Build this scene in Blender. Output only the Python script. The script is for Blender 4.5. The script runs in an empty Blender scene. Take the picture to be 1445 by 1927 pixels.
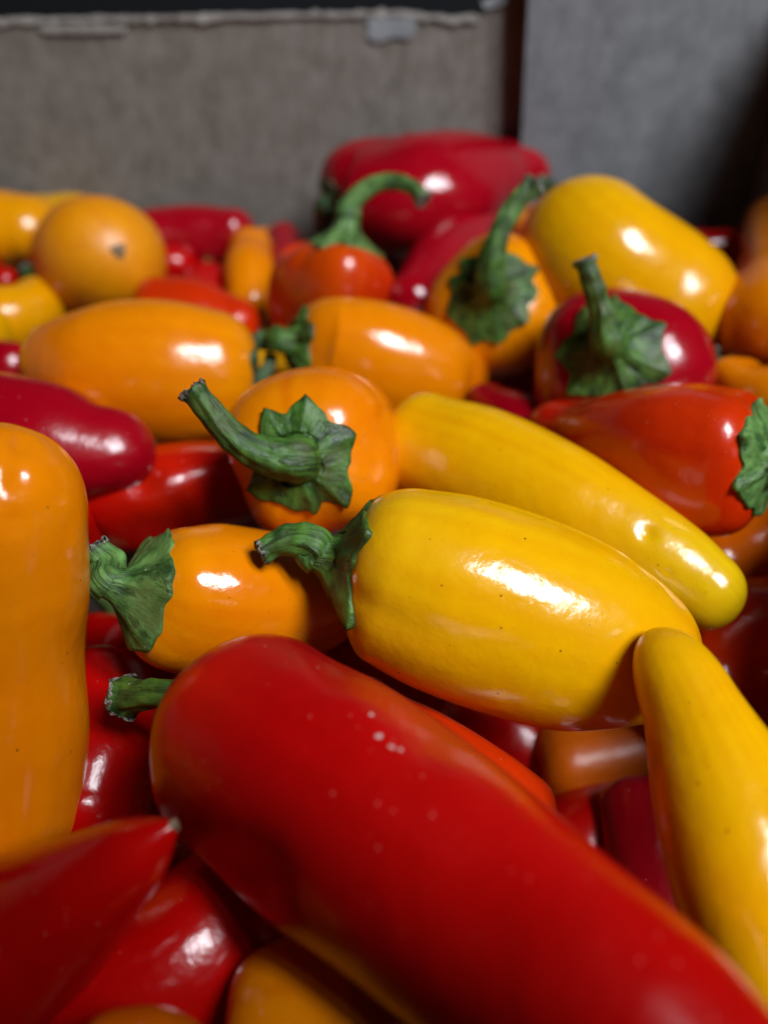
import bpy, math, random
import numpy as np
from mathutils import Vector, Matrix

S = bpy.context.scene
C = S.collection
# ------------------------------------------------------------------ camera
PITCH = math.radians(38.0)          # looking down into the box
CAM_H = 0.110                       # metres above the mean axis height of the top peppers
cam_d = bpy.data.cameras.new('camera')
cam = bpy.data.objects.new('camera', cam_d); C.objects.link(cam)
cam.location = (0, 0, CAM_H)
cam.rotation_euler = (math.pi/2 - PITCH, 0, 0)
cam_d.sensor_fit = 'VERTICAL'; cam_d.sensor_height = 36.0; cam_d.lens = 26.0
cam_d.clip_start = 0.004; cam_d.clip_end = 50
cam_d.dof.use_dof = True; cam_d.dof.focus_distance = 0.130; cam_d.dof.aperture_fstop = 7.2
S.camera = cam
# ------------------------------------------------------------------ world, lamps, exposure
w = bpy.data.worlds.new('World'); S.world = w; w.use_nodes = True
w.node_tree.nodes['Background'].inputs[0].default_value = (0.75, 0.85, 1.0, 1)
w.node_tree.nodes['Background'].inputs[1].default_value = 0.005
LDIR = Vector((0.44, -0.40, 0.80)).normalized()
LTGT = Vector((0.02, 0.18, 0.0))
def tube_lamp(name, off, power):
    d = bpy.data.lights.new(name, 'AREA'); d.shape = 'RECTANGLE'
    d.size = 0.15; d.size_y = 0.50; d.energy = power; d.color = (0.90, 0.95, 1.0)
    o = bpy.data.objects.new(name, d); C.objects.link(o)
    side = Vector((0, 0, 1)).cross(LDIR).normalized()
    o.location = LTGT + LDIR*1.25 + side*off
    o.rotation_euler = LDIR.to_track_quat('Z', 'Y').to_euler()
    return o
tube_lamp('ceiling_tube_lamp', -0.11, 10.8)
tube_lamp('ceiling_tube_lamp', 0.11, 10.8)
S.view_settings.view_transform = 'Standard'; S.view_settings.look = 'None'
S.view_settings.exposure = 0.0; S.view_settings.gamma = 1.0
S.view_settings.use_curve_mapping = False
S.render.engine = 'CYCLES'
S.cycles.use_denoising = True
S.cycles.max_bounces = 5; S.cycles.diffuse_bounces = 3; S.cycles.glossy_bounces = 3; S.cycles.transmission_bounces = 0
S.cycles.use_adaptive_sampling = True; S.cycles.adaptive_threshold = 0.02

# ------------------------------------------------------------------ measuring helpers
F = 26.0/36.0*1927.0
CT, ST = math.cos(PITCH), math.sin(PITCH)
CAMP = np.array([0, 0, CAM_H])
def ray(px, py):
    X = (px-722.5)/F; Y = -(py-963.5)/F
    return np.array([X, Y*ST + CT, Y*CT - ST])
def onz(px, py, zmm):
    r = ray(px, py); d = (CAM_H - zmm/1000.0)/(-r[2])
    return CAMP + r*d, d
def ond(px, py, d):
    return CAMP + ray(px, py)*d
def depth(p):
    q = np.asarray(p) - CAMP
    return q[1]*CT - q[2]*ST

# ------------------------------------------------------------------ materials
def new_mat(name):
    m = bpy.data.materials.new(name); m.use_nodes = True
    nt = m.node_tree; b = nt.nodes['Principled BSDF']
    return m, nt, b
def N(nt, typ, **kw):
    n = nt.nodes.new(typ)
    for k, v in kw.items(): setattr(n, k, v)
    return n
def ramp(nt, fac, a, b, ca=(0,0,0,1), cb=(1,1,1,1)):
    r = N(nt, 'ShaderNodeValToRGB'); e = r.color_ramp.elements
    e[0].position = a; e[1].position = b; e[0].color = ca; e[1].color = cb
    nt.links.new(fac, r.inputs[0]); return r.outputs[0]
def mix(nt, fac, a, b, mode='MIX'):
    m = N(nt, 'ShaderNodeMix', data_type='RGBA', blend_type=mode)
    for sock, v in ((m.inputs[0], fac), (m.inputs[6], a), (m.inputs[7], b)):
        if hasattr(v, 'is_output'): nt.links.new(v, sock)
        else: sock.default_value = v
    return m.outputs[2]
def math_n(nt, op, a, b=None):
    m = N(nt, 'ShaderNodeMath', operation=op)
    for sock, v in ((m.inputs[0], a), (m.inputs[1], b)):
        if v is None: continue
        if hasattr(v, 'is_output'): nt.links.new(v, sock)
        else: sock.default_value = v
    return m.outputs[0]
def noise(nt, vec, scale, detail=3, rough=0.55):
    n = N(nt, 'ShaderNodeTexNoise'); n.inputs['Scale'].default_value = scale
    n.inputs['Detail'].default_value = detail; n.inputs['Roughness'].default_value = rough
    nt.links.new(vec, n.inputs['Vector']); return n.outputs[0]
def specks(nt, vec, scale, size, keep):
    """scattered irregular dots: 1 inside a dot"""
    wob = N(nt, 'ShaderNodeTexNoise'); wob.inputs['Scale'].default_value = scale*2.2
    nt.links.new(vec, wob.inputs['Vector'])
    va = N(nt, 'ShaderNodeVectorMath', operation='MULTIPLY_ADD')
    nt.links.new(wob.outputs[1], va.inputs[0]); va.inputs[1].default_value = (0.16/scale,)*3
    nt.links.new(vec, va.inputs[2])
    v = N(nt, 'ShaderNodeTexVoronoi'); v.inputs['Scale'].default_value = scale
    nt.links.new(va.outputs[0], v.inputs['Vector'])
    sp = N(nt, 'ShaderNodeSeparateColor'); nt.links.new(v.outputs['Color'], sp.inputs[0])
    gate = math_n(nt, 'GREATER_THAN', sp.outputs[0], 1-keep)
    rad = math_n(nt, 'MULTIPLY', sp.outputs[1], size)
    t = math_n(nt, 'SUBTRACT', rad, v.outputs['Distance'])
    t = math_n(nt, 'MULTIPLY', t, 14.0)
    c = N(nt, 'ShaderNodeClamp'); nt.links.new(t, c.inputs[0])
    return math_n(nt, 'MULTIPLY', c.outputs[0], gate)

def skin(name, dark, pale, dull=0.0):
    m, nt, b = new_mat(name); L = nt.links
    at = N(nt, 'ShaderNodeAttribute', attribute_name='tint')
    co = N(nt, 'ShaderNodeTexCoord').outputs['Object']
    col = at.outputs['Color']
    mott = ramp(nt, noise(nt, co, 200, 2), 0.3, 0.7, (0.97, 0.94, 0.94, 1), (1.02, 1.03, 1.04, 1))
    col = mix(nt, 1.0, col, mott, 'MULTIPLY')
    if dark:
        col = mix(nt, specks(nt, co, 620, 0.17, dark), col, (0.12, 0.045, 0.004, 1))
    if pale:
        s1 = specks(nt, co, 460, 0.15, pale*0.6); s2 = specks(nt, co, 1100, 0.22, pale)
        s = math_n(nt, 'MULTIPLY', math_n(nt, 'MAXIMUM', s1, s2), 0.62)
        col = mix(nt, s, col, (0.55, 0.25, 0.20, 1))
    L.new(col, b.inputs['Base Color'])
    haze = ramp(nt, noise(nt, co, 55, 2), 0.42, 0.72)
    rg = N(nt, 'ShaderNodeMapRange'); L.new(haze, rg.inputs[0])
    rg.inputs[3].default_value = 0.15+dull; rg.inputs[4].default_value = 0.235+dull
    L.new(rg.outputs[0], b.inputs['Roughness'])
    b.inputs['Specular IOR Level'].default_value = 0.58
    f1 = noise(nt, co, 1700, 2, 0.6); f2 = noise(nt, co, 240, 2, 0.5)
    h = math_n(nt, 'ADD', math_n(nt, 'MULTIPLY', f1, 0.10), math_n(nt, 'MULTIPLY', f2, 0.62))
    bp = N(nt, 'ShaderNodeBump'); bp.inputs['Strength'].default_value = 0.55
    bp.inputs['Distance'].default_value = 0.0006
    L.new(h, bp.inputs['Height']); L.new(bp.outputs[0], b.inputs['Normal'])
    return m
def scuffed(mat, spots):
    """the same skin with a few pale scrapes at given places"""
    m = mat.copy(); m.name = 'scuffed_'+mat.name; nt = m.node_tree; L = nt.links
    b = nt.nodes['Principled BSDF']; old = b.inputs['Base Color'].links[0].from_socket
    co = N(nt, 'ShaderNodeTexCoord').outputs['Object']
    wob = N(nt, 'ShaderNodeTexNoise'); wob.inputs['Scale'].default_value = 1500; L.new(co, wob.inputs['Vector'])
    va = N(nt, 'ShaderNodeVectorMath', operation='MULTIPLY_ADD'); L.new(wob.outputs[1], va.inputs[0]); va.inputs[1].default_value = (0.0007,)*3; L.new(co, va.inputs[2])
    tot = None
    for c, r in spots:
        d = N(nt, 'ShaderNodeVectorMath', operation='DISTANCE'); L.new(va.outputs[0], d.inputs[0]); d.inputs[1].default_value = tuple(float(v)+0.00035 for v in c)
        t = N(nt, 'ShaderNodeMapRange'); L.new(d.outputs['Value'], t.inputs[0]); t.inputs[1].default_value = r; t.inputs[2].default_value = r*0.55
        tot = t.outputs[0] if tot is None else math_n(nt, 'MAXIMUM', tot, t.outputs[0])
    L.new(mix(nt, math_n(nt, 'MULTIPLY', tot, 0.85), old, (0.62, 0.50, 0.46, 1)), b.inputs['Base Color'])
    return m
SK_Y = skin('pepper_skin_yellow', 0.26, 0.0)
SK_YD = skin('pepper_skin_yellow_dull', 0.3, 0.0, 0.22)
SK_RM = skin('pepper_skin_red_matte', 0.0, 0.16, 0.30)
SK_R = skin('pepper_skin_red', 0.0, 0.16)
SK_RD = skin('pepper_skin_red_dull', 0.0, 0.13, 0.07)

def green_mat(name, ga, gb, brown, dry):
    m, nt, b = new_mat(name); L = nt.links
    st = N(nt, 'ShaderNodeAttribute', attribute_name='streak').outputs['Vector']
    co = N(nt, 'ShaderNodeTexCoord').outputs['Object']
    n1 = noise(nt, co, 230, 5, 0.6); n2 = noise(nt, st, 900, 5, 0.65); n3 = noise(nt, co, 110, 3, 0.5)
    t = math_n(nt, 'ADD', math_n(nt, 'MULTIPLY', n1, 0.6), math_n(nt, 'MULTIPLY', n2, 0.4))
    col = mix(nt, ramp(nt, t, 0.41, 0.60), ga, gb)
    col = mix(nt, ramp(nt, n3, 0.50, 0.72), col, brown)
    crack = ramp(nt, noise(nt, st, 520, 4, 0.7), 0.40, 0.475, (1, 1, 1, 1), (0, 0, 0, 1))
    col = mix(nt, math_n(nt, 'MULTIPLY', crack, 0.55), col, (0.012, 0.018, 0.006, 1))
    L.new(mix(nt, math_n(nt, 'MULTIPLY', specks(nt, co, 900, 0.3, 0.12), 0.6), col, dry), b.inputs['Base Color'])
    b.inputs['Roughness'].default_value = 0.48
    b.inputs['Specular IOR Level'].default_value = 0.45
    h = math_n(nt, 'ADD', math_n(nt, 'MULTIPLY', n2, 0.9), math_n(nt, 'MULTIPLY', n1, 0.8))
    h = math_n(nt, 'SUBTRACT', h, math_n(nt, 'MULTIPLY', crack, 0.25))
    bp = N(nt, 'ShaderNodeBump'); bp.inputs['Strength'].default_value = 0.45
    bp.inputs['Distance'].default_value = 0.0010
    L.new(h, bp.inputs['Height']); L.new(bp.outputs[0], b.inputs['Normal'])
    return m
GR = green_mat('calyx_green', (0.012, 0.042, 0.006, 1), (0.085, 0.20, 0.026, 1), (0.050, 0.055, 0.006, 1), (0.40, 0.45, 0.33, 1))
GR_P = green_mat('calyx_pale_green', (0.028, 0.085, 0.016, 1), (0.14, 0.29, 0.07, 1), (0.08, 0.11, 0.025, 1), (0.45, 0.5, 0.4, 1))
GR_D = green_mat('calyx_dark_withered_shaded', (0.016, 0.035, 0.012, 1), (0.06, 0.12, 0.04, 1), (0.05, 0.045, 0.015, 1), (0.25, 0.27, 0.2, 1))

def dry_mat():
    m, nt, b = new_mat('dry_stem_end'); L = nt.links
    co = N(nt, 'ShaderNodeTexCoord').outputs['Object']
    L.new(ramp(nt, noise(nt, co, 900, 5), 0.35, 0.65, (0.05, 0.045, 0.03, 1), (0.36, 0.36, 0.29, 1)), b.inputs['Base Color'])
    b.inputs['Roughness'].default_value = 0.85
    bp = N(nt, 'ShaderNodeBump'); bp.inputs['Strength'].default_value = 1; bp.inputs['Distance'].default_value = 0.001
    L.new(noise(nt, co, 1300, 4), bp.inputs['Height']); L.new(bp.outputs[0], b.inputs['Normal'])
    return m
DRY = dry_mat()
def scar_mat():
    m, nt, b = new_mat('blossom_scar'); L = nt.links
    co = N(nt, 'ShaderNodeTexCoord').outputs['Object']
    L.new(ramp(nt, noise(nt, co, 1200, 4), 0.3, 0.7, (0.10, 0.06, 0.025, 1), (0.30, 0.22, 0.13, 1)), b.inputs['Base Color'])
    b.inputs['Roughness'].default_value = 0.8
    return m
SCAR = scar_mat()

def card(name, ca, cb):
    m, nt, b = new_mat(name); L = nt.links
    co = N(nt, 'ShaderNodeTexCoord').outputs['Object']
    mp = N(nt, 'ShaderNodeMapping'); mp.inputs['Scale'].default_value = (1, 1, 0.22); L.new(co, mp.inputs[0])
    n1 = noise(nt, mp.outputs[0], 420, 6, 0.65); n2 = noise(nt, co, 90, 5, 0.65); n3 = noise(nt, co, 1500, 3, 0.7)
    t = math_n(nt, 'ADD', math_n(nt, 'MULTIPLY', n1, 0.45), math_n(nt, 'MULTIPLY', n2, 0.55))
    c = mix(nt, ramp(nt, t, 0.40, 0.60), ca, cb)
    c = mix(nt, math_n(nt, 'MULTIPLY', ramp(nt, n3, 0.5, 0.75), 0.35), c, tuple(x*0.55 for x in ca[:3])+(1,))
    L.new(c, b.inputs['Base Color']); b.inputs['Roughness'].default_value = 0.9
    b.inputs['Specular IOR Level'].default_value = 0.15
    bp = N(nt, 'ShaderNodeBump'); bp.inputs['Strength'].default_value = 0.5; bp.inputs['Distance'].default_value = 0.0006
    L.new(t, bp.inputs['Height']); L.new(bp.outputs[0], b.inputs['Normal'])
    return m
CARD = card('brown_cardboard', (0.155, 0.135, 0.115, 1), (0.24, 0.215, 0.190, 1))
CARD_G = card('greyish_cardboard', (0.155, 0.157, 0.165, 1), (0.235, 0.238, 0.250, 1))
TORN = card('torn_paper_edge', (0.24, 0.22, 0.20, 1), (0.44, 0.42, 0.39, 1))
TAPE = card('pale_tape', (0.22, 0.235, 0.25, 1), (0.31, 0.33, 0.35, 1))
CARD_D = card('dark_inner_cardboard', (0.10, 0.08, 0.065, 1), (0.15, 0.12, 0.10, 1))
def dark_mat():
    m, nt, b = new_mat('dark_background'); L = nt.links
    co = N(nt, 'ShaderNodeTexCoord').outputs['Object']
    L.new(ramp(nt, noise(nt, co, 9, 3), 0.4, 0.7, (0.0018, 0.0018, 0.002, 1), (0.003, 0.0035, 0.008, 1)), b.inputs['Base Color'])
    b.inputs['Roughness'].default_value = 0.9
    return m
DARK = dark_mat()

# ------------------------------------------------------------------ mesh helpers
def link(name, me, mat, parent=None):
    o = bpy.data.objects.new(name, me); C.objects.link(o)
    me.materials.append(mat)
    if parent is not None: o.parent = parent
    return o
def tag(o, label=None, cat=None, group=None, kind=None):
    if label: o['label'] = label
    if cat: o['category'] = cat
    if group: o['group'] = group
    if kind: o['kind'] = kind
def grid_mesh(name, P, attrs=None, close_ends=(True, True)):
    """P: rings x around x 3, closed around"""
    n, m, _ = P.shape
    idx = np.arange(n*m).reshape(n, m)
    a = idx[:-1]; b = idx[1:]
    q = np.stack([a, np.roll(a, -1, 1), np.roll(b, -1, 1), b], -1).reshape(-1, 4)
    V = P.reshape(-1, 3); faces = q.tolist()
    extra = []
    k = n*m
    if close_ends[0]:
        extra.append(P[0].mean(0)); faces += [(k, int(idx[0, (j+1) % m]), int(idx[0, j])) for j in range(m)]; k += 1
    if close_ends[1]:
        extra.append(P[-1].mean(0)); faces += [(k, int(idx[-1, j]), int(idx[-1, (j+1) % m])) for j in range(m)]; k += 1
    if extra: V = np.vstack([V, np.array(extra)])
    me = bpy.data.meshes.new(name); me.from_pydata(V.tolist(), [], faces)
    me.polygons.foreach_set('use_smooth', np.ones(len(faces), bool))
    if attrs:
        for an, (typ, A) in attrs.items():
            A = A.reshape(n*m, -1)
            if extra:
                ex = []
                if close_ends[0]: ex.append(A[:m].mean(0))
                if close_ends[1]: ex.append(A[-m:].mean(0))
                A = np.vstack([A, np.array(ex)])
            at = me.attributes.new(an, typ, 'POINT')
            at.data.foreach_set('color' if typ == 'FLOAT_COLOR' else 'vector', A.astype(np.float32).ravel())
    me.update(); return me
def catmull(P, n):
    P = np.asarray(P, float)
    if len(P) == 2: P = np.array([P[0], P[0]*.5+P[1]*.5, P[1]])
    Q = np.vstack([2*P[0]-P[1], P, 2*P[-1]-P[-2]])
    # centripetal-ish parametrisation through chord lengths
    k = np.maximum(np.linalg.norm(np.diff(P[:, :3], axis=0), axis=1), 1e-6)**0.5
    t = np.concatenate([[0], np.cumsum(k)])
    T = np.concatenate([[t[0]-k[0]], t, [t[-1]+k[-1]]])
    u = np.linspace(t[0], t[-1]-1e-9, n); out = np.zeros((n, P.shape[1]))
    for i, x in enumerate(u):
        j = min(np.searchsorted(t, x, 'right')-1, len(t)-2)
        t0, t1, t2, t3 = T[j], T[j+1], T[j+2], T[j+3]; p0, p1, p2, p3 = Q[j], Q[j+1], Q[j+2], Q[j+3]
        a1 = (t1-x)/(t1-t0)*p0+(x-t0)/(t1-t0)*p1; a2 = (t2-x)/(t2-t1)*p1+(x-t1)/(t2-t1)*p2; a3 = (t3-x)/(t3-t2)*p2+(x-t2)/(t3-t2)*p3
        b1 = (t2-x)/(t2-t0)*a1+(x-t0)/(t2-t0)*a2; b2 = (t3-x)/(t3-t1)*a2+(x-t1)/(t3-t1)*a3
        out[i] = (t2-x)/(t2-t1)*b1+(x-t1)/(t2-t1)*b2
    return out
def arclen(P):
    return np.concatenate([[0], np.cumsum(np.linalg.norm(np.diff(P, axis=0), axis=1))])
def frames(P, e1):
    T = np.gradient(P, axis=0); T /= np.linalg.norm(T, axis=1)[:, None]
    E1 = np.zeros_like(P); E2 = np.zeros_like(P); e = e1
    for i in range(len(P)):
        e = e - T[i]*np.dot(e, T[i]); e = e/np.linalg.norm(e)
        E1[i] = e; E2[i] = np.cross(T[i], e)
    return T, E1, E2
class Wave:
    def __init__(s, rng, n=7):
        s.k = rng.normal(size=(n, 3)); s.p = rng.uniform(0, 6.28, n); s.a = rng.uniform(.5, 1, n)
    def __call__(s, X, freq):
        return (np.sin(X @ s.k.T*freq + s.p)*s.a).sum(-1)/np.sqrt(len(s.a))
def sstep(a, b, x):
    t = np.clip((x-a)/(b-a), 0, 1); return t*t*(3-2*t)

COL = {'yellow': (0.76, 0.37, 0.0005), 'gold': (0.76, 0.31, 0.0005), 'orange': (0.74, 0.205, 0.0005), 'deep_orange': (0.66, 0.125, 0.0005),
       'red_orange': (0.54, 0.026, 0.001), 'red': (0.46, 0.0015, 0.001), 'crimson': (0.32, 0.0010, 0.008)}
DEBUG = []
# ------------------------------------------------------------------ one pepper
def pepper(name, label, col, pts, seed=0, k0=0.75, k1=0.9, e0=2.2, e1=2.0, dimple=0.22, lobes=3, lob0=0.06, lob1=0.025,
           lump=0.018, tip=None, tipmix=0.0, tipspan=0.35, base=None, basemix=0.0, blush=None, blushmix=0.0, skinmat=None,
           calyx=None, stem=None, scar=None, crease=0.0, rot=0.0, group=None, res=(110, 96), dents=(), scuffs=()):
    rng = np.random.default_rng(seed+11)
    W = []; R = []
    for p in pts:
        if p[0] == 'w':
            W.append(np.array(p[1:4], float)); R.append(p[4] if len(p) > 4 else None); continue
        P, d = onz(p[0], p[1], p[2]); W.append(P); R.append((p[3]*d/F) if len(p) > 3 else None)
    if R[0] is None: R[0] = R[1]
    if R[-1] is None: R[-1] = R[-2]
    sp = catmull(np.hstack([np.array(W), np.array(R)[:, None]]), 240)
    s = arclen(sp[:, :3]); Ltot = s[-1]
    n, m = res
    u = np.linspace(0, 1, n+1)[:]; u = 0.5*(1-np.cos(np.pi*u)); u = u*0.85+np.linspace(0, 1, n+1)*0.15
    u = np.clip(u, 0.0006, 0.9994)
    ss = u*Ltot
    ctr = np.stack([np.interp(ss, s, sp[:, i]) for i in range(3)], -1); rad = np.interp(ss, s, sp[:, 3])
    c0 = k0*R[1]; c1 = k1*R[-2]
    c0 = min(c0, Ltot*0.48); c1 = min(c1, Ltot*0.6)
    x0 = np.clip(1-ss/c0, 0, 1); x1 = np.clip(1-(Ltot-ss)/c1, 0, 1)
    rad = rad*(1-x0**e0)**(1/e0)*(1-x1**e1)**(1/e1)
    e_start = np.array([0.1, 0.3, 0.95])
    T, E1, E2 = frames(ctr, e_start)
    T0 = T[0].copy()
    phi = np.linspace(0, 2*np.pi, m, endpoint=False)
    ph = rng.uniform(0, 6.28) + rot
    jit = rng.uniform(-.25, .25, lobes)
    wl = lob0*np.exp(-(ss/(0.8*R[1]))**1.3) + lob1 + 0.9*lob1*np.exp(-((Ltot-ss)/(1.2*R[-2]))**2)
    lob = np.cos(lobes*(phi)+ph) + 0.45*np.cos(2*phi+ph*1.7) + 0.35*np.cos((lobes+1)*phi-ph)
    cr = np.zeros(m)
    for k in range(lobes):
        a = (2*np.pi*k+np.pi-ph)/lobes + jit[k]*0.5
        d = (phi-a+np.pi) % (2*np.pi)-np.pi
        cr += np.exp(-(d/0.16)**2)
    wc = crease*np.exp(-(ss/(1.0*R[1]))**1.5)
    RR = rad[:, None]*(1 + wl[:, None]*lob[None, :] - wc[:, None]*cr[None, :])
    P = ctr[:, None, :] + RR[..., None]*(np.cos(phi)[None, :, None]*E1[:, None, :] + np.sin(phi)[None, :, None]*E2[:, None, :])
    # lumps
    Rm = np.mean(R[1:-1]); wv = Wave(rng); wv2 = Wave(rng)
    nrm = P-ctr[:, None, :]; nl = np.linalg.norm(nrm, axis=-1, keepdims=True); nrm = nrm/np.maximum(nl, 1e-9)
    fade = np.minimum(1, nl[..., 0]/(0.5*Rm))
    P = P + nrm*((wv(P, 0.75/Rm)*lump + wv2(P, 2.0/Rm)*lump*0.30)*Rm*fade)[..., None]
    # shoulder dimple round the stem, small dimple at the tip
    rr = rad/(R[1])
    dz = dimple*R[1]*np.exp(-(rr/0.34)**2)*(ss < Ltot*0.45)
    P = P + dz[:, None, None]*T0[None, None, :]
    for (dx, dy, drad, dep) in dents:      # pits and hollows, found on the near side
        pc = P-CAMP; dd = pc[..., 1]*CT-pc[..., 2]*ST
        qx = 722.5+F*pc[..., 0]/dd; qy = 963.5-F*(pc[..., 1]*ST+pc[..., 2]*CT)/dd
        near = np.clip(0.5-3.0*(nrm*pc).sum(-1)/np.linalg.norm(pc, axis=-1), 0, 1)
        g = np.exp(-(((qx-dx)**2+(qy-dy)**2)/drad**2))*near
        P = P - nrm*(g*dep/1000.0)[..., None]
    origin = ctr[n//2].copy()
    root = bpy.data.objects.new(name, None); C.objects.link(root); root.empty_display_size = 0.01
    root.location = origin; tag(root, label, 'pepper', group)
    # pigment
    base_c = np.array(COL[col]); Cc = np.tile(base_c, (n+1, m, 1)); tt = (ss/Ltot)[:, None]*np.ones((1, m))
    wn = Wave(rng)(P, 0.9/Rm)*0.5
    def blend(cn, f):
        nonlocal Cc
        f = np.clip(f, 0, 1)[..., None]; Cc = Cc*(1-f)+np.array(COL[cn] if isinstance(cn, str) else cn)*f
    if tip: blend(tip, tipmix*sstep(1-tipspan, 1.0, tt+wn*0.08))
    if base: blend(base, basemix*(1-sstep(0.0, 0.3, tt+wn*0.06)))
    if blush: blend(blush, blushmix*sstep(0.25, 1.1, wn+0.35))
    stk = sum(rng.normal()*np.cos(k*phi+rng.uniform(0, 6.28)) for k in range(5, 30))/5.0
    stk = stk[None, :]*(0.6+0.4*np.sin(tt*7+wn*2))
    Cc = Cc*np.stack([1+0.025*stk, 1+0.07*stk, 1+0.07*stk], -1)
    Cc = Cc*(1+0.05*Wave(rng)(P, 1.3/Rm))[..., None]
    patch = np.clip(Wave(rng)(P, 0.8/Rm)-0.2, 0, 1.5)
    Cc[..., 1] *= 1-0.16*patch
    tint = np.concatenate([Cc, np.ones((n+1, m, 1))], -1)
    sm = skinmat or (SK_R if col in ('red', 'crimson', 'red_orange') else SK_Y)
    if scuffs:
        pc = P-CAMP; dd = pc[..., 1]*CT-pc[..., 2]*ST
        qx = 722.5+F*pc[..., 0]/dd; qy = 963.5-F*(pc[..., 1]*ST+pc[..., 2]*CT)/dd
        near = (nrm*pc).sum(-1) < 0; cs = []
        for (sx, sy, sr) in scuffs:
            w_ = np.exp(-((qx-sx)**2+(qy-sy)**2)/(2*14.0**2))*near
            cs.append(((P*w_[..., None]).sum((0, 1))/max(w_.sum(), 1e-9) - origin, sr/1000.0))
        sm = scuffed(sm, cs)
    body = link('body', grid_mesh('pepper_body', P-origin, {'tint': ('FLOAT_COLOR', tint)}), sm, root)
    DEBUG.append((label, ctr[::6], rad[::6]))
    # blossom scar at the tip
    if scar:
        tipP = P[-1].mean(0)-origin; Tt = T[-3]; rs = scar
        a = np.linspace(0, 1, 7); r_ = rs*np.sqrt(1-a**2*0.999)*(1+0.0*a); Q = []
        for ai, ri in zip(a, r_):
            rj = ri*(1+0.18*np.cos(3*phi[::6]+ph)+0.1*np.cos(5*phi[::6]))
            Q.append(tipP + Tt*(ai*rs*0.8-rs*0.35) + rj[:, None]*(np.cos(phi[::6])[:, None]*E1[-3]+np.sin(phi[::6])[:, None]*E2[-3]))
        link('blossom_scar', grid_mesh('blossom_scar', np.array(Q)), SCAR, root)
    if not calyx: return root
    # ---------------- calyx and stem
    g = dict(r=0.62, n=6, valley=0.70, H=0.30, p=2.2, thick=0.0007, lift=0.0008, mat=GR, rot=0.0, jit=0.3, sharp=1.25); g.update(calyx)
    rng2 = np.random.default_rng(seed+500)
    pole = P[0].mean(0); nout = -T0
    dpole = depth(pole)
    sts = []
    r0 = None
    if stem:
        for q in stem:
            d = dpole + q[2]/1000.0; sts.append(list(ond(q[0], q[1], d))+[q[3]*d/F])
        r0 = sts[0][3]
    else:
        r0 = 0.0025; sts = [list(pole+nout*0.006)+[r0], list(pole+nout*0.010)+[r0]]
    sts = np.array(sts)
    H = g['H']*R[1]
    line = np.vstack([np.append(pole+nout*(H*0.25), sts[0, 3]*1.45), np.append(pole+nout*H, sts[0, 3]*1.22), sts])
    sl = catmull(line, 90)
    Ts, F1, F2 = frames(sl[:, :3], E1[0])
    # F2 from cross(T,e) flips since the stem runs against the body axis
    F2 = -F2
    # index on the stem where the flare ends
    sa = arclen(sl[:, :3]); i0 = int(np.argmin(np.abs(sa-np.linalg.norm(line[1, :3]-line[0, :3])*1.0)))
    mer = np.concatenate([np.zeros((1, m)), np.cumsum(np.linalg.norm(np.diff(P, axis=0), axis=-1), axis=0)])  # (n+1,m)
    nn = g['n']; ang = np.sort((np.arange(nn)+rng2.uniform(-g['jit'], g['jit'], nn))*2*np.pi/nn) + g['rot']
    length = rng2.uniform(0.86, 1.14, nn)
    mm = 120; ph2 = np.linspace(0, 2*np.pi, mm, endpoint=False)
    Rout = np.zeros(mm); vein = np.zeros(mm); tipw = np.zeros(mm)
    for j, a in enumerate(ph2):
        best = None
        for k in range(nn):
            a0 = ang[k]; a1 = ang[(k+1) % nn] + (2*np.pi if k == nn-1 else 0)
            x = (a-a0) % (2*np.pi)
            if x < (a1-a0):
                f = x/(a1-a0); l0, l1 = length[k], length[(k+1) % nn]
                t = abs(2*f-1)**g['sharp']; ll = l0*(1-f)+l1*f
                Rout[j] = ll*(g['valley']+(1-g['valley'])*t)
                tipw[j] = abs(2*f-1)**3; vein[j] = math.exp(-(min(f, 1-f)/0.10)**2)
    Rc = g['r']*R[1]
    Rout = Rout*Rc*(1+0.03*np.sin(ph2*11+seed)+0.02*np.sin(ph2*17))
    rows = []; nk = 22; st = []
    sring = sl[i0, :3] + sl[i0, 3]*(np.cos(ph2)[:, None]*F1[i0]+np.sin(ph2)[:, None]*F2[i0])
    jj = ph2/(2*np.pi)*m; j0 = np.floor(jj).astype(int) % m; j1 = (j0+1) % m; fj = (jj-np.floor(jj))
    def surf(rho):      # rho per angle -> point and normal-ish
        out = np.zeros((mm, 3))
        for q in range(mm):
            pa = np.array([np.interp(rho[q], mer[:, j0[q]], P[:, j0[q], i]) for i in range(3)])
            pb = np.array([np.interp(rho[q], mer[:, j1[q]], P[:, j1[q], i]) for i in range(3)])
            out[q] = pa*(1-fj[q])+pb*fj[q]
        return out
    wv3 = Wave(rng2)
    prev = None
    for k in range(nk+1):
        x = k/nk
        sp_ = surf(Rout*max(x, 0.02)); sp2 = surf(Rout*min(max(x, 0.02)+0.04, 1.06))
        tang = sp2-sp_; tang /= np.maximum(np.linalg.norm(tang, axis=1, keepdims=True), 1e-9)
        around = np.roll(sp_, -1, 0)-np.roll(sp_, 1, 0); around /= np.maximum(np.linalg.norm(around, axis=1, keepdims=True), 1e-9)
        nr = np.cross(tang, around); sg = np.sign((nr*nout).sum(1).mean() + 1e-9)
        cen = sp_ - origin_line(ctr, sp_)
        nr = nr*np.where((nr*cen).sum(1) < 0, -1, 1)[:, None] if x > 0.3 else nr*sg
        off = g['thick'] + g['lift']*(x**4)*tipw + 0.00045*vein*(1-x*0.4)*min(1, x*4) + 0.00025*wv3(sp_, 900.0)*min(1, x*3)
        off = np.maximum(off, 0.0004)
        wgt = (1-x)**g['p']
        rows.append((1-wgt)*(sp_+nr*off[:, None]) + wgt*sring)
        lastn = nr; lasto = off
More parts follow.
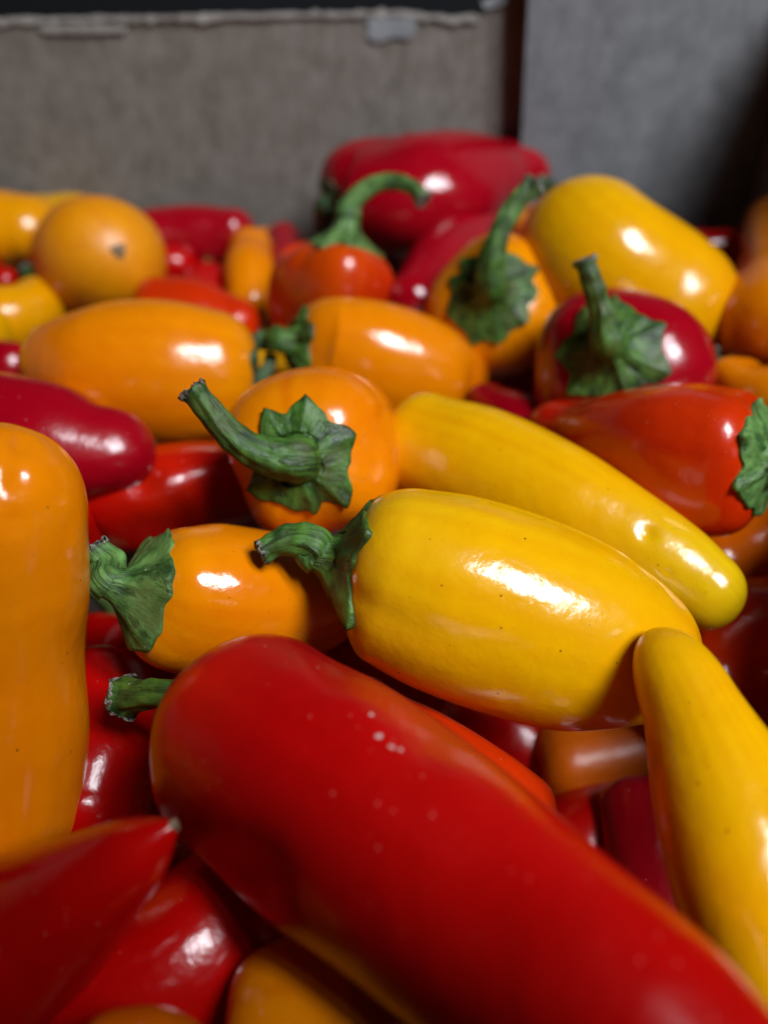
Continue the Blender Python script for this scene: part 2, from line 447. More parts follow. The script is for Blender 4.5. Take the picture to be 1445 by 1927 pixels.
    rows.append(rows[-1] - lastn*(lasto+0.0006)[:, None])
    Q = np.array(rows)
    ell = np.concatenate([[0], np.cumsum(np.linalg.norm(np.diff(Q, axis=0), axis=-1).mean(1))])
    stv = np.stack([np.cos(ph2)[None, :]*0.004*np.ones((len(rows), 1)), np.sin(ph2)[None, :]*0.004*np.ones((len(rows), 1)), 0.22*ell[:, None]*np.ones((1, mm))], -1)
    link('calyx', grid_mesh('pepper_calyx', Q-origin, {'streak': ('FLOAT_VECTOR', stv)}, (False, False)), g['mat'], root)
    if stem:
        i1 = max(i0-2, 0); ms = 40; ps = np.linspace(0, 2*np.pi, ms, endpoint=False)
        rs = sl[i1:, 3]; kk = sa[i1:]-sa[i1]; ke = kk/kk[-1]
        rid = 0.10*np.cos(5*ps+seed)+0.05*np.cos(3*ps)
        tw = 0.8*ke
        prof = rs*(1+0.16*sstep(0.90, 1.0, ke))
        Q = []
        for i in range(len(rs)):
            ridi = 0.055*np.cos(5*ps+seed+tw[i])+0.05*np.cos(3*ps+tw[i]*2)+0.03*np.sin(9*ps+tw[i]*3+i*0.05)
            if i == 0: ridi = ridi*0
            r_ = prof[i]*(1+ridi*min(1, i/8))
            Q.append(sl[i1+i, :3] + r_[:, None]*(np.cos(ps)[:, None]*F1[i1+i]+np.sin(ps)[:, None]*F2[i1+i]))
        Q = np.array(Q); Q = Q + (wv3(Q, 1100.0)*0.00022*np.minimum(1, np.arange(len(rs))/10)[:, None])[..., None]*(Q-sl[i1:, None, :3])/prof[:, None, None]
        stv = np.stack([np.cos(ps)[None, :]*0.004*np.ones((len(rs), 1)), np.sin(ps)[None, :]*0.004*np.ones((len(rs), 1)), 0.22*kk[:, None]*np.ones((1, ms))], -1)
        so = link('stem', grid_mesh('pepper_stem', Q-origin, {'streak': ('FLOAT_VECTOR', stv)}, (False, True)), g['mat'], root)
        # dried cut end: a ragged little cap over the last bit
        c = sl[-1, :3]; te = Ts[-1]; E = []
        for q, (ax, fr) in enumerate(((-0.5, 0.99), (-0.2, 1.06), (0.0, 1.07), (0.22, 0.92), (0.14, 0.6), (0.02, 0.25))):
            r_ = prof[-1]*fr*(1+0.09*np.cos(5*ps+seed)+rng2.uniform(-.05, .05, ms))
            E.append(c + te*(ax*prof[-1]*0.45+prof[-1]*rng2.uniform(-.22, .22, ms)[:, None]) + r_[:, None]*(np.cos(ps)[:, None]*F1[-1]+np.sin(ps)[:, None]*F2[-1]))
        link('cut_end', grid_mesh('stem_cut_end', np.array(E)-origin, None, (False, True)), DRY, so)
    return root
def origin_line(ctr, pts):
    i = np.argmin(((pts[:, None, :]-ctr[None, ::4])**2).sum(-1), axis=1)
    return ctr[::4][i]

# ------------------------------------------------------------------ the cardboard box
YW = 0.352
def wall_pt(px, py, Y=YW):
    r = ray(px, py); t = Y/r[1]; return CAMP + r*t
XR = wall_pt(1405, 300)[0]
ZB = -0.085
box = bpy.data.objects.new('cardboard_box', None); C.objects.link(box); box.location = (0, YW, ZB)
tag(box, 'brown cardboard box with a torn top edge holding the peppers', 'box')
def slab(name, outline, Y, th, mat, wav=0.0006, seed=0, parent=box):
    """upright panel: outline [(x,z)] at front face Y, thickness th backwards; finely cut so it can bow a little"""
    import bmesh
    rng = np.random.default_rng(seed); wv = Wave(rng)
    bm = bmesh.new()
    vs = [bm.verts.new((x, 0, z)) for x, z in outline]; f = bm.faces.new(vs)
    bmesh.ops.triangulate(bm, faces=[f])
    for ax, lo, hi in ((0, min(x for x, z in outline), max(x for x, z in outline)), (2, min(z for x, z in outline), max(z for x, z in outline))):
        no = Vector((1, 0, 0)) if ax == 0 else Vector((0, 0, 1))
        for t in np.arange(lo+0.0131, hi, 0.013):
            bmesh.ops.bisect_plane(bm, geom=bm.verts[:]+bm.edges[:]+bm.faces[:], plane_co=no*float(t), plane_no=no)
    r = bmesh.ops.extrude_face_region(bm, geom=bm.faces[:])
    for v in r['geom']:
        if isinstance(v, bmesh.types.BMVert): v.co.y += th
    bmesh.ops.recalc_face_normals(bm, faces=bm.faces[:])
    for v in bm.verts:
        v.co.y += float(wv(np.array([[v.co.x, 0, v.co.z]]), 28.0)[0])*wav
        v.co += Vector((0, Y, 0)) - Vector(box.location)
    me = bpy.data.meshes.new(name); bm.to_mesh(me); bm.free()
    return link(name, me, mat, parent)
def wz(px, py, Y=YW): p = wall_pt(px, py, Y); return (float(p[0]), float(p[2]))
rngc = np.random.default_rng(4)
XL = -0.235
ztop = wz(300, 34)[1]
top = []
for px in np.arange(-420, 880, 22):
    py = 38 - 14*(px/720.0 if px > 0 else 0) + (12 if px > 740 else 0)*min(1, (px-740)/100.0) + rngc.normal()*1.3
    top.append(wz(px, py))
top = [(x, z) for x, z in top if x > XL+0.004]
hi = [wz(895, 36), wz(915, 27), wz(935, 10), wz(950, -12), wz(975, -70), wz(990, -170)]
outline = [(XL, ZB), (XR+0.004, ZB), (XR+0.004, hi[-1][1])] + hi[::-1] + top[::-1] + [(XL, top[0][1])]
slab('back_panel', outline, YW, 0.0045, CARD, seed=1)
# torn pale liner along the top edge: a ragged strip standing a little proud
def strip(name, pix, mat, Y, th, parent=box):
    return slab(name, [wz(px, py, Y) for px, py in pix], Y, th, mat, 0.0002, 3, parent)
up = []; lo = []
for px in np.arange(-150, 905, 14):
    b = 38 - 14*max(px, 0)/720.0 + (12*min(1, (px-740)/100.0) if px > 740 else 0)
    up.append((px, b-4+rngc.normal()*1.6)); lo.append((px, b+4+abs(rngc.normal())*4.0))
strip('torn_edge', up+lo[::-1], TORN, YW-0.0012, 0.0010)
strip('tape_piece', [(688, 34), (720, 32), (786, 34), (780, 60), (772, 74), (741, 70), (712, 80), (690, 70), (694, 52)], TAPE, YW-0.0009, 0.0004)
strip('torn_edge', [(905, 4), (925, -6), (955, -10), (950, 8), (930, 14), (912, 16)], TAPE, YW-0.0012, 0.0010)
strip('torn_edge', [(70, 50), (150, 46), (240, 50), (236, 60), (160, 64), (82, 62)], TORN, YW-0.0012, 0.0008)
# inner flap on the right, standing forward of the back panel
YF = YW-0.0115
fl = [wz(984, 520, YF), wz(985, 300, YF), wz(987, 160, YF), wz(994, 10, YF), wz(1002, -170, YF)]
outf = [(fl[0][0], ZB+0.002)] + fl + [(XR-0.0012, fl[-1][1]), (XR-0.0012, ZB+0.002)]
slab('inner_flap', outf, YF, 0.0040, CARD_G, 0.0009, 7)
# side walls and bottom
def boxmesh(name, lo, hi, mat, parent=box):
    import bmesh
    bm = bmesh.new(); bmesh.ops.create_cube(bm, size=1.0)
    for v in bm.verts:
        v.co = Vector([(lo[i]+hi[i])/2+v.co[i]*(hi[i]-lo[i]) for i in range(3)]) - Vector(box.location)
    bmesh.ops.bevel(bm, geom=bm.edges[:], offset=0.0008, segments=2, affect='EDGES')
    me = bpy.data.meshes.new(name); bm.to_mesh(me); bm.free()
    return link(name, me, mat, parent)
ZR = wz(1405, -105)[1]
def side(name, outline, X, th):      # outline [(y, z)] extruded in x
    n = len(outline); ox, oy, oz = box.location
    V = [(X-ox, y-oy, z-oz) for y, z in outline] + [(X+th-ox, y-oy, z-oz) for y, z in outline]
    Fs = [tuple(range(n)), tuple(range(2*n-1, n-1, -1))] + [(i, i+n, (i+1) % n+n, (i+1) % n) for i in range(n)]
    me = bpy.data.meshes.new(name); me.from_pydata(V, [], Fs); me.update()
    return link(name, me, CARD, box)
side('side_panel', [(-0.015, ZB), (YW-0.001, ZB), (YW-0.001, ZR), (-0.015, ZR)], XR, 0.0045)
boxmesh('side_panel', (XL-0.0045, -0.12, ZB), (XL, YW-0.001, ztop), CARD)
# unseen panel added behind the lens, its high end shaped to shade the bottom left
YFR = -0.016
fo = [(XL, ZB), (XR, ZB), (XR, 0.020), (0.110, 0.020), (0.095, 0.030), (0.086, 0.060), (0.078, 0.10), (0.072, 0.160), (0.066, 0.230), (XL, 0.230)]
slab('added_shade_panel', fo[::-1], YFR-0.0045, 0.0045, CARD, 0.0006, 9)
boxmesh('bottom_panel', (XL, -0.12, ZB-0.0045), (XR, YW-0.001, ZB-0.0003), CARD_D)
# the dark shelf space behind the box
bd = bpy.data.meshes.new('background'); bd.from_pydata([(-1.2, 0.75, -0.4), (1.2, 0.75, -0.4), (1.2, 0.75, 0.9), (-1.2, 0.75, 0.9)], [], [(0, 1, 2, 3)])
bo = link('background', bd, DARK); tag(bo, kind='structure')

# ------------------------------------------------------------------ the peppers
G = None
EXEC_PEPPERS = True
# --- rear row
pepper('red_pepper', 'large crimson pepper leaning against the cardboard corner at the very back', 'crimson',
       [(618, 385, 25), (680, 372, 26, 100), (775, 378, 27, 116), (880, 345, 28, 90), (955, 326, 28, 58), (1022, 318, 28)], seed=1,
       k0=0.9, k1=0.9, lob1=0.05, lump=0.03, dimple=0.12, calyx=dict(r=0.38, mat=GR_D, H=.2), stem=[(604, 425, 10, 14), (600, 445, 12, 13)],  # dark calyx material paints in the shadow at this stem end
       dents=[(715, 262, 55, 2.2), (820, 420, 60, 2.0)])
pepper('red_pepper', 'dark red pepper with pale green calyx tucked behind the orange pepper with tall stem', 'crimson',
       [(928, 402, 15), (893, 436, 14, 62), (840, 496, 12, 72), (790, 560, 10, 60), (755, 600, 8)], seed=2,
       calyx=dict(r=0.75, mat=GR_P, H=.4), stem=[(950, 385, 0, 14), (965, 375, 0, 12)])
pepper('yellow_pepper', 'big blocky yellow pepper at the back right in front of the grey flap', 'yellow',
       [(1062, 420, 32), (1124, 488, 28, 130), (1220, 564, 16, 137), (1330, 665, 2)], seed=3,
       k0=1.0, k1=0.95, e1=2.4, lob1=0.0, lob0=0.0, lump=.005, dimple=0.1, tip='gold', tipmix=.5, calyx=dict(r=0.45, mat=GR_D, H=.25), stem=[(1030, 350, 10, 13), (1012, 345, 10, 12)])
pepper('orange_pepper', 'sliver of orange pepper behind the tall green stem', 'orange',
       [(982, 400, 26), (986, 430, 26, 26), (990, 465, 26, 30), (995, 510, 25)], seed=4, res=(50, 48))
pepper('red_pepper', 'red pepper in shade under the right cardboard wall', 'red',
       [(1270, 470, 8), (1310, 478, 8, 46), (1370, 480, 8, 48), (1410, 482, 8)], seed=5, res=(70, 64))
pepper('orange_pepper', 'two lobed orange pepper cut by the right picture edge', 'orange',
       [(1455, 412, 24), (1452, 465, 23, 58), (1450, 525, 21, 72), (1450, 580, 19, 92), (1450, 655, 16)], seed=6, dents=[(1372, 478, 30, 3)])
pepper('orange_pepper', 'thin shaded orange pepper lying above the dark hooked calyx at the right edge', 'orange',
       [(1350, 690, 2), (1375, 680, 3, 26), (1430, 668, 5, 30), (1490, 655, 6, 30), (1530, 650, 6)], seed=7, res=(70, 64))
pepper('orange_pepper', 'orange pepper at the right edge with a small dark hooked calyx', 'orange',
       [(1368, 700, 8), (1400, 735, 8, 52), (1450, 755, 8, 70), (1520, 770, 8, 66), (1570, 775, 8)], seed=8,
       calyx=dict(r=0.55, mat=GR_D, H=.25, n=5), stem=[(1352, 690, -2, 12), (1340, 668, -2, 11), (1342, 655, -2, 9)])
# --- rear left
pepper('yellow_pepper', 'yellow pepper in the rear left corner with a long white shine', 'gold',
       [(-150, 440, 12), (-90, 438, 12, 72), (0, 436, 12, 74), (60, 436, 12, 66), (112, 440, 12)], seed=9)
pepper('yellow_pepper', 'yellow pepper tip just behind the round scarred pepper', 'yellow',
       [(60, 420, 6), (95, 430, 6, 58), (140, 430, 6, 62), (190, 440, 6)], seed=10, res=(70, 64))
pepper('orange_pepper', 'round orange pepper seen from its brown scarred blossom end', 'orange',
       [(166, 512, -2), (190, 494, 12, 115), (224, 472, 24)], seed=11, k1=1.15, lob1=.01, e1=2.0, lump=0.012,
       blush='yellow', blushmix=.6, tip='yellow', tipmix=.35, tipspan=.5, scar=0.0027, skinmat=SK_YD, k0=1.15)
pepper('red_pepper', 'crimson pepper lying against the back wall behind the round orange one', 'crimson',
       [(250, 455, 8), (300, 450, 8, 56), (370, 446, 8, 58), (430, 446, 8, 52), (478, 450, 8)], seed=12, k1=.7)
pepper('red_pepper', 'small pink shining red pepper end between round orange and crimson peppers', 'red',
       [(270, 500, 2), (300, 500, 2, 40), (335, 500, 2, 38), (362, 505, 2)], seed=13, res=(60, 56))
pepper('red_pepper', 'bright orange red pepper lying behind the broad orange pepper', 'red_orange',
       [(250, 600, 2), (300, 598, 2, 72), (370, 600, 2, 70), (430, 610, 0, 52), (480, 630, -2)], seed=14)
pepper('red_pepper', 'dim red pepper with blurred green calyx in the rear left gap', 'red',
       [(395, 520, -4), (385, 560, -6, 46), (375, 610, -8, 46), (370, 650, -8)], seed=15, res=(60, 56), calyx=dict(r=.8, mat=GR_P), stem=[(398, 512, -2, 14), (402, 505, -2, 12)])
pepper('orange_pepper', 'small upright orange pepper end at the rear', 'orange',
       [(475, 600, -8), (472, 560, -2, 42), (470, 510, 4, 46), (472, 480, 6, 40), (474, 448, 9)], seed=16, tip='orange', res=(70, 64))
pepper('orange_pepper', 'tiny visible edge of an orange pepper at the foot of the back wall', 'orange',
       [(480, 455, 2), (500, 452, 2, 22), (530, 452, 2, 22), (560, 455, 2)], seed=17, res=(50, 48))
pepper('red_pepper', 'crimson pepper end beside the round red orange pepper with curved stem', 'crimson',
       [(545, 560, -4), (540, 530, -2, 40), (535, 490, 0, 42), (533, 446, 3)], seed=18, res=(60, 56))
pepper('yellow_pepper', 'yellow pepper with leaf green calyx at the left edge', 'gold',
       [(85, 560, 2), (55, 590, 2, 58), (0, 605, 2, 66), (-60, 610, 2, 60), (-100, 612, 2)], seed=19, calyx=dict(r=.55, mat=GR, H=.3, n=5), stem=[(62, 520, 0, 14), (52, 505, 0, 13)])
pepper('red_pepper', 'crimson pepper sliver at the left edge below the yellow ones', 'crimson',
       [(-90, 690, 0), (-50, 690, 0, 52), (10, 690, 0, 50), (60, 700, 0)], seed=20, res=(70, 64))
pepper('red_pepper', 'red sliver between the two yellow peppers at the left edge', 'red',
       [(-60, 520, 6), (-40, 522, 6, 24), (0, 524, 6, 22), (30, 528, 6)], seed=21, res=(50, 48))
# --- middle rows
pepper('red_orange_pepper', 'round red orange pepper with a long green stem curving right', 'red_orange',
       [(648, 455, 29), (640, 512, 20, 110), (622, 566, 8, 114), (592, 625, -6, 98), (570, 680, -14)], seed=22, k0=.85, k1=1.0, dimple=.12, lob0=.06, crease=.05,
       blush='orange', blushmix=.35, calyx=dict(r=.68, mat=GR_P, H=.55, p=1.5, n=5), stem=[(656, 392, -2, 20), (690, 356, -3, 17), (735, 342, -5, 15), (775, 352, -7, 14), (797, 376, -8, 15)])
pepper('orange_pepper', 'orange pepper with dark ribbed calyx and tall straight stem', 'orange',
       [(925, 552, 24), (927, 586, 12, 130), (932, 622, -2)], seed=23, k0=1.1, k1=1.2, e0=2.4, dimple=.02, lob0=.03,
       base='gold', basemix=.5, calyx=dict(r=.60, mat=GR, n=9, valley=.84, H=.25, p=2.2), stem=[(922, 505, -9, 24), (940, 440, -12, 20), (968, 385, -13, 18), (1005, 350, -13, 19)])
pepper('red_pepper', 'dark crimson round pepper with wide green star calyx and upright stem', 'crimson',
       [(1148, 662, 25), (1164, 714, 8, 157), (1180, 765, -8)], seed=24, k0=1.1, k1=1.2, e0=2.4, dimple=.05, lob0=.06,
       calyx=dict(r=.56, mat=GR, n=7, valley=.74, H=.34, p=2.4), stem=[(1135, 600, -6, 24), (1118, 545, -8, 19), (1100, 490, -9, 18)])
pepper('orange_pepper', 'broad smooth orange pepper on the left with one square white shine', 'orange',
       [(492, 715, 6), (430, 712, 7, 118), (320, 706, 9, 136), (210, 702, 10, 128), (120, 695, 10, 98), (50, 692, 10)], seed=25, k0=.7, k1=1.0, lob1=.012, lump=.010,
       base='gold', basemix=.3, calyx=dict(r=.62, mat=GR_D, n=6, H=.15), stem=[(505, 690, 2, 12), (510, 670, 3, 11)])
pepper('orange_pepper', 'oval orange pepper in the centre rear with a ring shaped shine', 'orange',
       [(552, 645, 15), (605, 655, 12, 98), (695, 676, 8, 108), (790, 705, 2, 104), (855, 724, -3, 82), (914, 744, -6)], seed=26, k0=.8, k1=1.0, lob1=.015,
       tip='deep_orange', tipmix=.5, scar=.0010, calyx=dict(r=.66, mat=GR, n=5, H=.5, p=1.8), stem=[(510, 642, 0, 20), (486, 640, 0, 16)])
pepper('red_pepper', 'crimson pepper end shining pink between orange oval and yellow pepper', 'crimson',
       [(900, 745, -2), (925, 765, -2, 42), (965, 785, -2, 48), (1000, 830, -4, 42), (1020, 860, -6)], seed=27, res=(70, 64))
pepper('red_orange_pepper', 'red orange pepper at right pointing left with a broad green calyx', 'red_orange',
       [(1440, 866, 22), (1382, 864, 20, 136), (1275, 858, 16, 142), (1165, 837, 11, 108), (1080, 815, 7, 64), (1005, 802, 3)], seed=28, k0=.55, k1=1.1, dimple=.12, lob0=.08, e0=2.4,
       tip='red', tipmix=.8, tipspan=.6, calyx=dict(r=.74, mat=GR_P, n=6, valley=.8, H=.35, p=2.4), stem=[(1475, 850, -2, 30), (1540, 830, -3, 26)])
pepper('orange_pepper', 'orange pepper turned to the viewer with dark star calyx and bent stem', 'orange',
       [(560, 864, 26), (603, 848, 12, 155), (640, 834, -6)], seed=29, k0=1.15, k1=1.2, e0=2.5, dimple=.10, lob0=.07, lob1=.026, lobes=4, lump=.010, base='gold', basemix=.25,
       calyx=dict(r=.52, mat=GR, n=7, valley=.72, H=.15, p=1.15, rot=.2, sharp=1.1), stem=[(512, 862, -5, 38), (455, 836, -8, 31), (400, 780, -10, 26), (362, 733, -11, 23)])
pepper('yellow_pepper', 'long slim yellow pepper with a greenish tip and a small pit', 'yellow',
       [(740, 815, 8), (802, 846, 8, 104), (900, 886, 8, 120), (1030, 945, 8, 118), (1160, 1013, 6, 104), (1270, 1078, 4, 92), (1335, 1120, 3, 78), (1390, 1156, 2)], seed=30, k0=.8, k1=.9, lob1=.012, lump=.012,
       tip=(0.55, 0.46, 0.006), tipmix=.5, tipspan=.42, dents=[(1218, 1003, 14, 0.9), (1256, 1078, 6, 0.4)])
pepper('yellow_pepper', 'plump yellow pepper in the centre with green calyx and long white shine', 'yellow',
       [(652, 1052, 19), (712, 1066, 18, 160), (830, 1106, 15, 184), (960, 1150, 11, 190), (1090, 1194, 7, 178), (1210, 1226, 4, 140), (1312, 1246, 3)], seed=31, k0=.6, k1=1.0, dimple=.14, lob0=.05, lob1=.012, lump=.012,
       tip='gold', tipmix=.6, base=(0.80, 0.47, 0.005), basemix=.6, crease=.05,
       calyx=dict(r=.80, mat=GR, n=5, valley=.60, H=.5, p=1.35, rot=.5, sharp=1.3), stem=[(590, 1022, -1, 34), (540, 1018, -1, 29), (492, 1040, -2, 20)])
pepper('orange_pepper', 'orange pepper left of centre with a big conical green calyx', 'orange',
       [(258, 1105, 15), (308, 1115, 12, 126), (400, 1126, 7, 142), (510, 1125, 2, 124), (600, 1120, -3, 102), (680, 1120, -6)], seed=32, k0=.6, dimple=.1, base='gold', basemix=.4, lob1=.015,
       calyx=dict(r=.84, mat=GR_P, n=5, valley=.84, H=.5, p=1.3), stem=[(208, 1062, -1, 30), (180, 1030, -1, 22)])
pepper('red_pepper', 'crimson pepper pointing right from the left edge with a tiny dark tip', 'crimson',
       [(-170, 805, 14), (-110, 806, 14, 114), (0, 822, 14, 118), (110, 842, 13, 116), (200, 850, 12, 86), (292, 834, 11)], seed=33, k1=1.0, scar=.0007, lump=.012, lob1=.015)
pepper('red_pepper', 'lumpy red pepper wedged between the crimson tip and the conical calyx', 'red',
       [(120, 1000, -6), (180, 965, -5, 78), (270, 940, -3, 92), (370, 915, -3, 84), (440, 905, -4, 76), (510, 905, -6)], seed=34, lump=.04, lob1=.04, dents=[(262, 900, 35, 2.0), (285, 1000, 45, 1.5)], blush='red_orange', blushmix=.4)
# --- front rows
pepper('orange_pepper', 'tall orange pepper standing along the left picture edge', 'orange',
       [(0, 1645, -18), (2, 1550, -12, 142), (2, 1400, -1, 152), (0, 1250, 11, 147), (0, 1090, 25, 157), (4, 960, 36, 150), (12, 800, 46)], seed=35, k0=.8, k1=1.1, e1=2.05, lump=.016, lob1=.03, blush='deep_orange', blushmix=.6, dents=[(42, 835, 26, 1.4), (35, 900, 22, .8), (30, 980, 22, .5), (165, 1230, 60, .8)])
pepper('red_pepper', 'large red pepper across the foreground with pale scuff marks', 'red',
       [(395, 1322, 8), (480, 1392, 9, 206), (608, 1484, 11, 226), (780, 1612, 13, 230), (1000, 1788, 16, 230), (1234, 1976, 20, 226), (1400, 2120, 22, 190), (1520, 2220, 22)], seed=36, k0=.68, dimple=.06, lob0=.03, lob1=.042, lump=.034,
       base='red_orange', basemix=.35, blush='crimson', blushmix=.8, skinmat=SK_RD, dents=[(455, 1640, 75, 1.9), (800, 1370, 80, 1.1), (880, 1690, 130, 0.9), (640, 1250, 50, .7)], scuffs=[(697, 1347, .40), (712, 1387, .58), (735, 1407, .46), (752, 1412, .32)], e0=2.7,
       calyx=dict(r=.40, mat=GR, n=6, H=.12), stem=[(300, 1305, 4, 26), (262, 1308, 6, 30), (236, 1312, 8, 34)])
pepper('red_orange_pepper', 'bright red orange pepper edge peeking out beneath the foreground red one', 'red_orange',
       [(640, 1310, -6), (700, 1360, -6, 70), (800, 1425, -6, 84), (920, 1500, -7, 84), (1030, 1590, -10)], seed=37)
pepper('yellow_pepper', 'slender yellow pepper on the right pointing up at the plump one', 'yellow',
       [(1226, 1186, 20), (1290, 1315, 17, 88), (1352, 1470, 13, 128), (1408, 1650, 9, 148), (1470, 1850, 4, 142), (1520, 2010, 0)], seed=38, k0=1.7, e0=1.95, dimple=0.0, lob0=.02, lob1=.02, lump=.012, blush='gold', blushmix=.6)
pepper('red_pepper', 'dark red pepper in the bottom left corner with a scarred pointed tip', 'red',
       [(-230, 1990, -20), (-120, 1895, -15, 195), (-10, 1800, -7, 174), (95, 1725, 2, 136), (190, 1652, 11, 98), (258, 1603, 16, 70), (330, 1550, 20, 34)], seed=39, k1=1.5, scar=.0008, lump=.012)
pepper('red_pepper', 'red pepper at the bottom left with one small blue white shine', 'red',
       [(535, 1605, -20), (480, 1668, -18, 120), (392, 1768, -17, 150), (265, 1885, -18, 165), (140, 1995, -20, 160), (55, 2065, -20)], seed=40, k1=.9, lump=.012)
pepper('orange_pepper', 'orange pepper at the bottom edge under the foreground red one', 'orange',
       [(420, 1960, -12), (500, 1950, -12, 150), (640, 1960, -14, 190), (800, 1990, -14, 180), (900, 2020, -16)], seed=41)
pepper('orange_pepper', 'thin orange arc at the bottom edge below the red peppers', 'deep_orange',
       [(150, 2010, 2), (200, 2000, 2, 90), (280, 2000, 2, 96), (360, 2010, 2, 80), (400, 2020, 2)], seed=42, res=(70, 64))
pepper('red_pepper', 'red pepper with soft pink shine behind the tall orange one', 'red',
       [(160, 1610, -20), (172, 1530, -19, 100), (190, 1430, -17, 108), (190, 1340, -17, 100), (175, 1250, -18)], seed=43)
# --- dim ones lower down, seen in the gaps
pepper('orange_pepper', 'shaded brown orange pepper below the red orange one at the right edge', 'deep_orange',
       [(1290, 1100, -18), (1340, 1070, -18, 90), (1420, 1030, -18, 110), (1500, 1000, -18, 100), (1560, 980, -18)], seed=44)
pepper('red_orange_pepper', 'dark red orange pepper in shade at the right edge beyond the slender yellow one', 'red_orange',
       [(1270, 1330, -22), (1330, 1280, -22, 110), (1430, 1230, -22, 140), (1530, 1200, -22, 130), (1600, 1180, -22)], seed=45)
pepper('orange_pepper', 'dark shaded orange pepper deep under the plump yellow one', 'deep_orange',
       [(1000, 1450, -54), (1080, 1440, -54, 90), (1180, 1420, -54, 100), (1280, 1400, -54, 90), (1340, 1400, -54)], seed=46, skinmat=SK_YD)
pepper('red_pepper', 'very dark red pepper end in the gap left of the slender yellow one', 'crimson',
       [(1200, 1475, -42), (1215, 1545, -42, 80), (1240, 1655, -44, 95), (1260, 1765, -45, 90), (1270, 1830, -45)], seed=47, skinmat=SK_RD)
pepper('red_pepper', 'deep shaded red pepper below the conical calyx beside the tall orange one', 'red',
       [(230, 1180, -30), (200, 1230, -30, 70), (190, 1310, -32, 76), (200, 1400, -34)], seed=48, calyx=dict(r=.6, mat=GR_P, H=.5), stem=[(205, 1125, 0, 22), (180, 1100, 0, 24)])

# --- glimpsed in the dark gaps between the top ones
for i, (px, py, z, r, ang, L, col, lab) in enumerate([
        (330, 1230, -38, 110, 20, 260, 'red', 'shadowed red pepper in the gap above the stem of the foreground red one'),
        (700, 1300, -26, 95, 30, 300, 'crimson', 'almost black crimson pepper in the gap between plump yellow and foreground red'),
        (420, 925, -30, 90, 5, 260, 'crimson', 'crimson pepper deep in the gap below the star calyx of the bent stem'),
        (960, 1400, -62, 110, 30, 280, 'red', 'shadowed red pepper under the plump yellow one beside the bright red orange edge'),
        (930, 730, -28, 90, 10, 260, 'crimson', 'dim crimson pepper deep between the tall stemmed orange and round crimson ones'),
        (480, 690, -14, 60, 60, 170, 'yellow', 'bit of yellow pepper glimpsed beside the dark withered calyx'),
        (1110, 1590, -58, 110, -40, 280, 'red', 'shadowed red pepper along the upper edge of the foreground red one'),
        (290, 1540, -42, 120, 70, 300, 'crimson', 'crimson pepper glimpsed in the black gap left of the foreground red one')]):
    ca, sa_ = math.cos(math.radians(ang))*L/2, math.sin(math.radians(ang))*L/2
    pepper('yellow_pepper' if col == 'yellow' else 'red_pepper', lab, col,
           [(px-ca, py-sa_, z), (px-ca*.6, py-sa_*.6, z, r*.95), (px, py, z, r), (px+ca*.6, py+sa_*.6, z, r*.8), (px+ca, py+sa_, z)], seed=100+i, res=(60, 56), skinmat=SK_YD if col == 'yellow' else SK_RD)

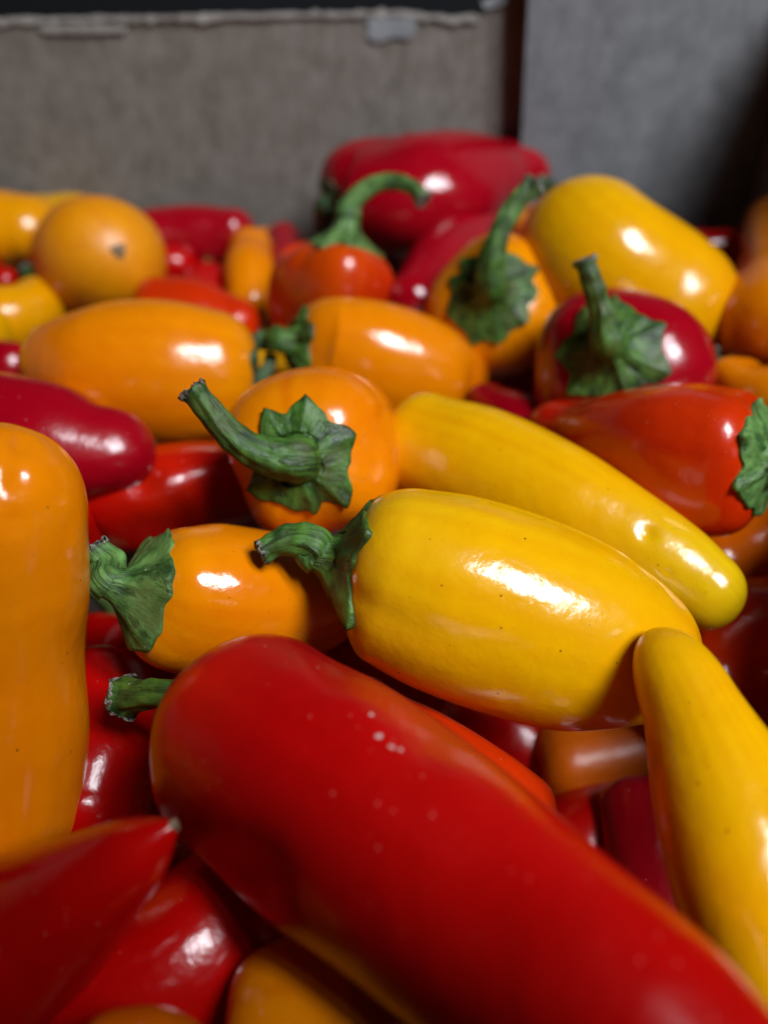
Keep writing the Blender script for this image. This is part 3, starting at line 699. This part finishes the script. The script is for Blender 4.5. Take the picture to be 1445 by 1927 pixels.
# --- the pile goes on past the picture's edges
for i, (x, y, z, ang, L, r, col, side_) in enumerate([
        (0.100, 0.078, 0.026, 82, 0.085, 0.0170, 'red', 'right'), (0.122, 0.128, 0.014, 60, 0.075, 0.0180, 'orange', 'right'), (0.130, 0.035, 0.008, 100, 0.080, 0.0180, 'yellow', 'right'),
        (0.092, 0.018, -0.004, 70, 0.070, 0.0170, 'orange', 'right'), (0.138, 0.185, 0.004, 85, 0.070, 0.0165, 'red', 'right'),
        (-0.108, 0.150, 0.004, 40, 0.075, 0.0185, 'yellow', 'left'), (-0.120, 0.095, 0.006, -30, 0.080, 0.0180, 'red', 'left'), (-0.112, 0.045, 0.002, 20, 0.075, 0.0175, 'orange', 'left'),
        (-0.165, 0.070, -0.004, 80, 0.080, 0.0185, 'orange', 'left'), (-0.170, 0.150, 0.000, 60, 0.080, 0.0185, 'crimson', 'left'), (-0.165, 0.225, 0.004, 20, 0.080, 0.0185, 'yellow', 'left'), (-0.190, 0.290, 0.004, 0, 0.075, 0.0180, 'red', 'left')]):
    cx, sy = math.cos(math.radians(ang))*L/2, math.sin(math.radians(ang))*L/2
    pts = [('w', x-cx, y-sy, z), ('w', x-cx*.6, y-sy*.6, z+.001, r*.96), ('w', x+cx*.1, y+sy*.1, z+.002, r), ('w', x+cx*.6, y+sy*.6, z, r*.78), ('w', x+cx, y+sy, z-.003)]
    lab = ['red pepper just past the right picture edge beside the slender yellow one', 'orange pepper just past the right picture edge beside the broad green calyx',
           'yellow pepper nearest the front right corner of the box', 'orange pepper at the front of the pile right of the foreground red one', 'red pepper against the right box wall past the two lobed orange one',
           'yellow pepper just past the left picture edge beside the crimson one', 'red pepper just past the left picture edge behind the tall orange one', 'orange pepper just past the left picture edge beside the dark red tip',
           'orange pepper nearest the front left corner of the box', 'crimson pepper by the middle of the left box wall', 'yellow pepper by the left box wall behind the crimson one', 'red pepper in the rear left corner of the box'][i]
    pepper({'red': 'red_pepper', 'crimson': 'red_pepper', 'orange': 'orange_pepper', 'yellow': 'yellow_pepper'}[col], lab, col, pts,
           seed=200+i, res=(60, 56), group='peppers beyond the picture edges', calyx=dict(r=.7, n=6, H=.3))
# --- the layer beneath the front row
rl = random.Random(5)
for i in range(14):
    x = -0.125 + 0.041*(i % 7) + rl.uniform(-.004, .004); y = 0.012 + 0.062*(i//7) + rl.uniform(-.004, .004); z = (-0.047 if i < 7 else -0.066) + rl.uniform(-.002, .002)
    ang = math.radians(80 + rl.uniform(-25, 25)); L = 0.072; r = 0.0175; col = rl.choice(['red', 'orange', 'yellow', 'red', 'deep_orange'])
    cx, sy = math.cos(ang)*L/2, math.sin(ang)*L/2
    pts = [('w', x-cx, y-sy, z), ('w', x-cx*.6, y-sy*.6, z+.001, r*.96), ('w', x+cx*.1, y+sy*.1, z+.002, r), ('w', x+cx*.6, y+sy*.6, z, r*.78), ('w', x+cx, y+sy, z-.003)]
    pepper({'red': 'red_pepper', 'yellow': 'yellow_pepper'}.get(col, 'orange_pepper'), 'pepper in the shaded lower layer beneath the front row', col, pts,
           seed=300+i, res=(48, 48), group='lower layer peppers beneath the front row')
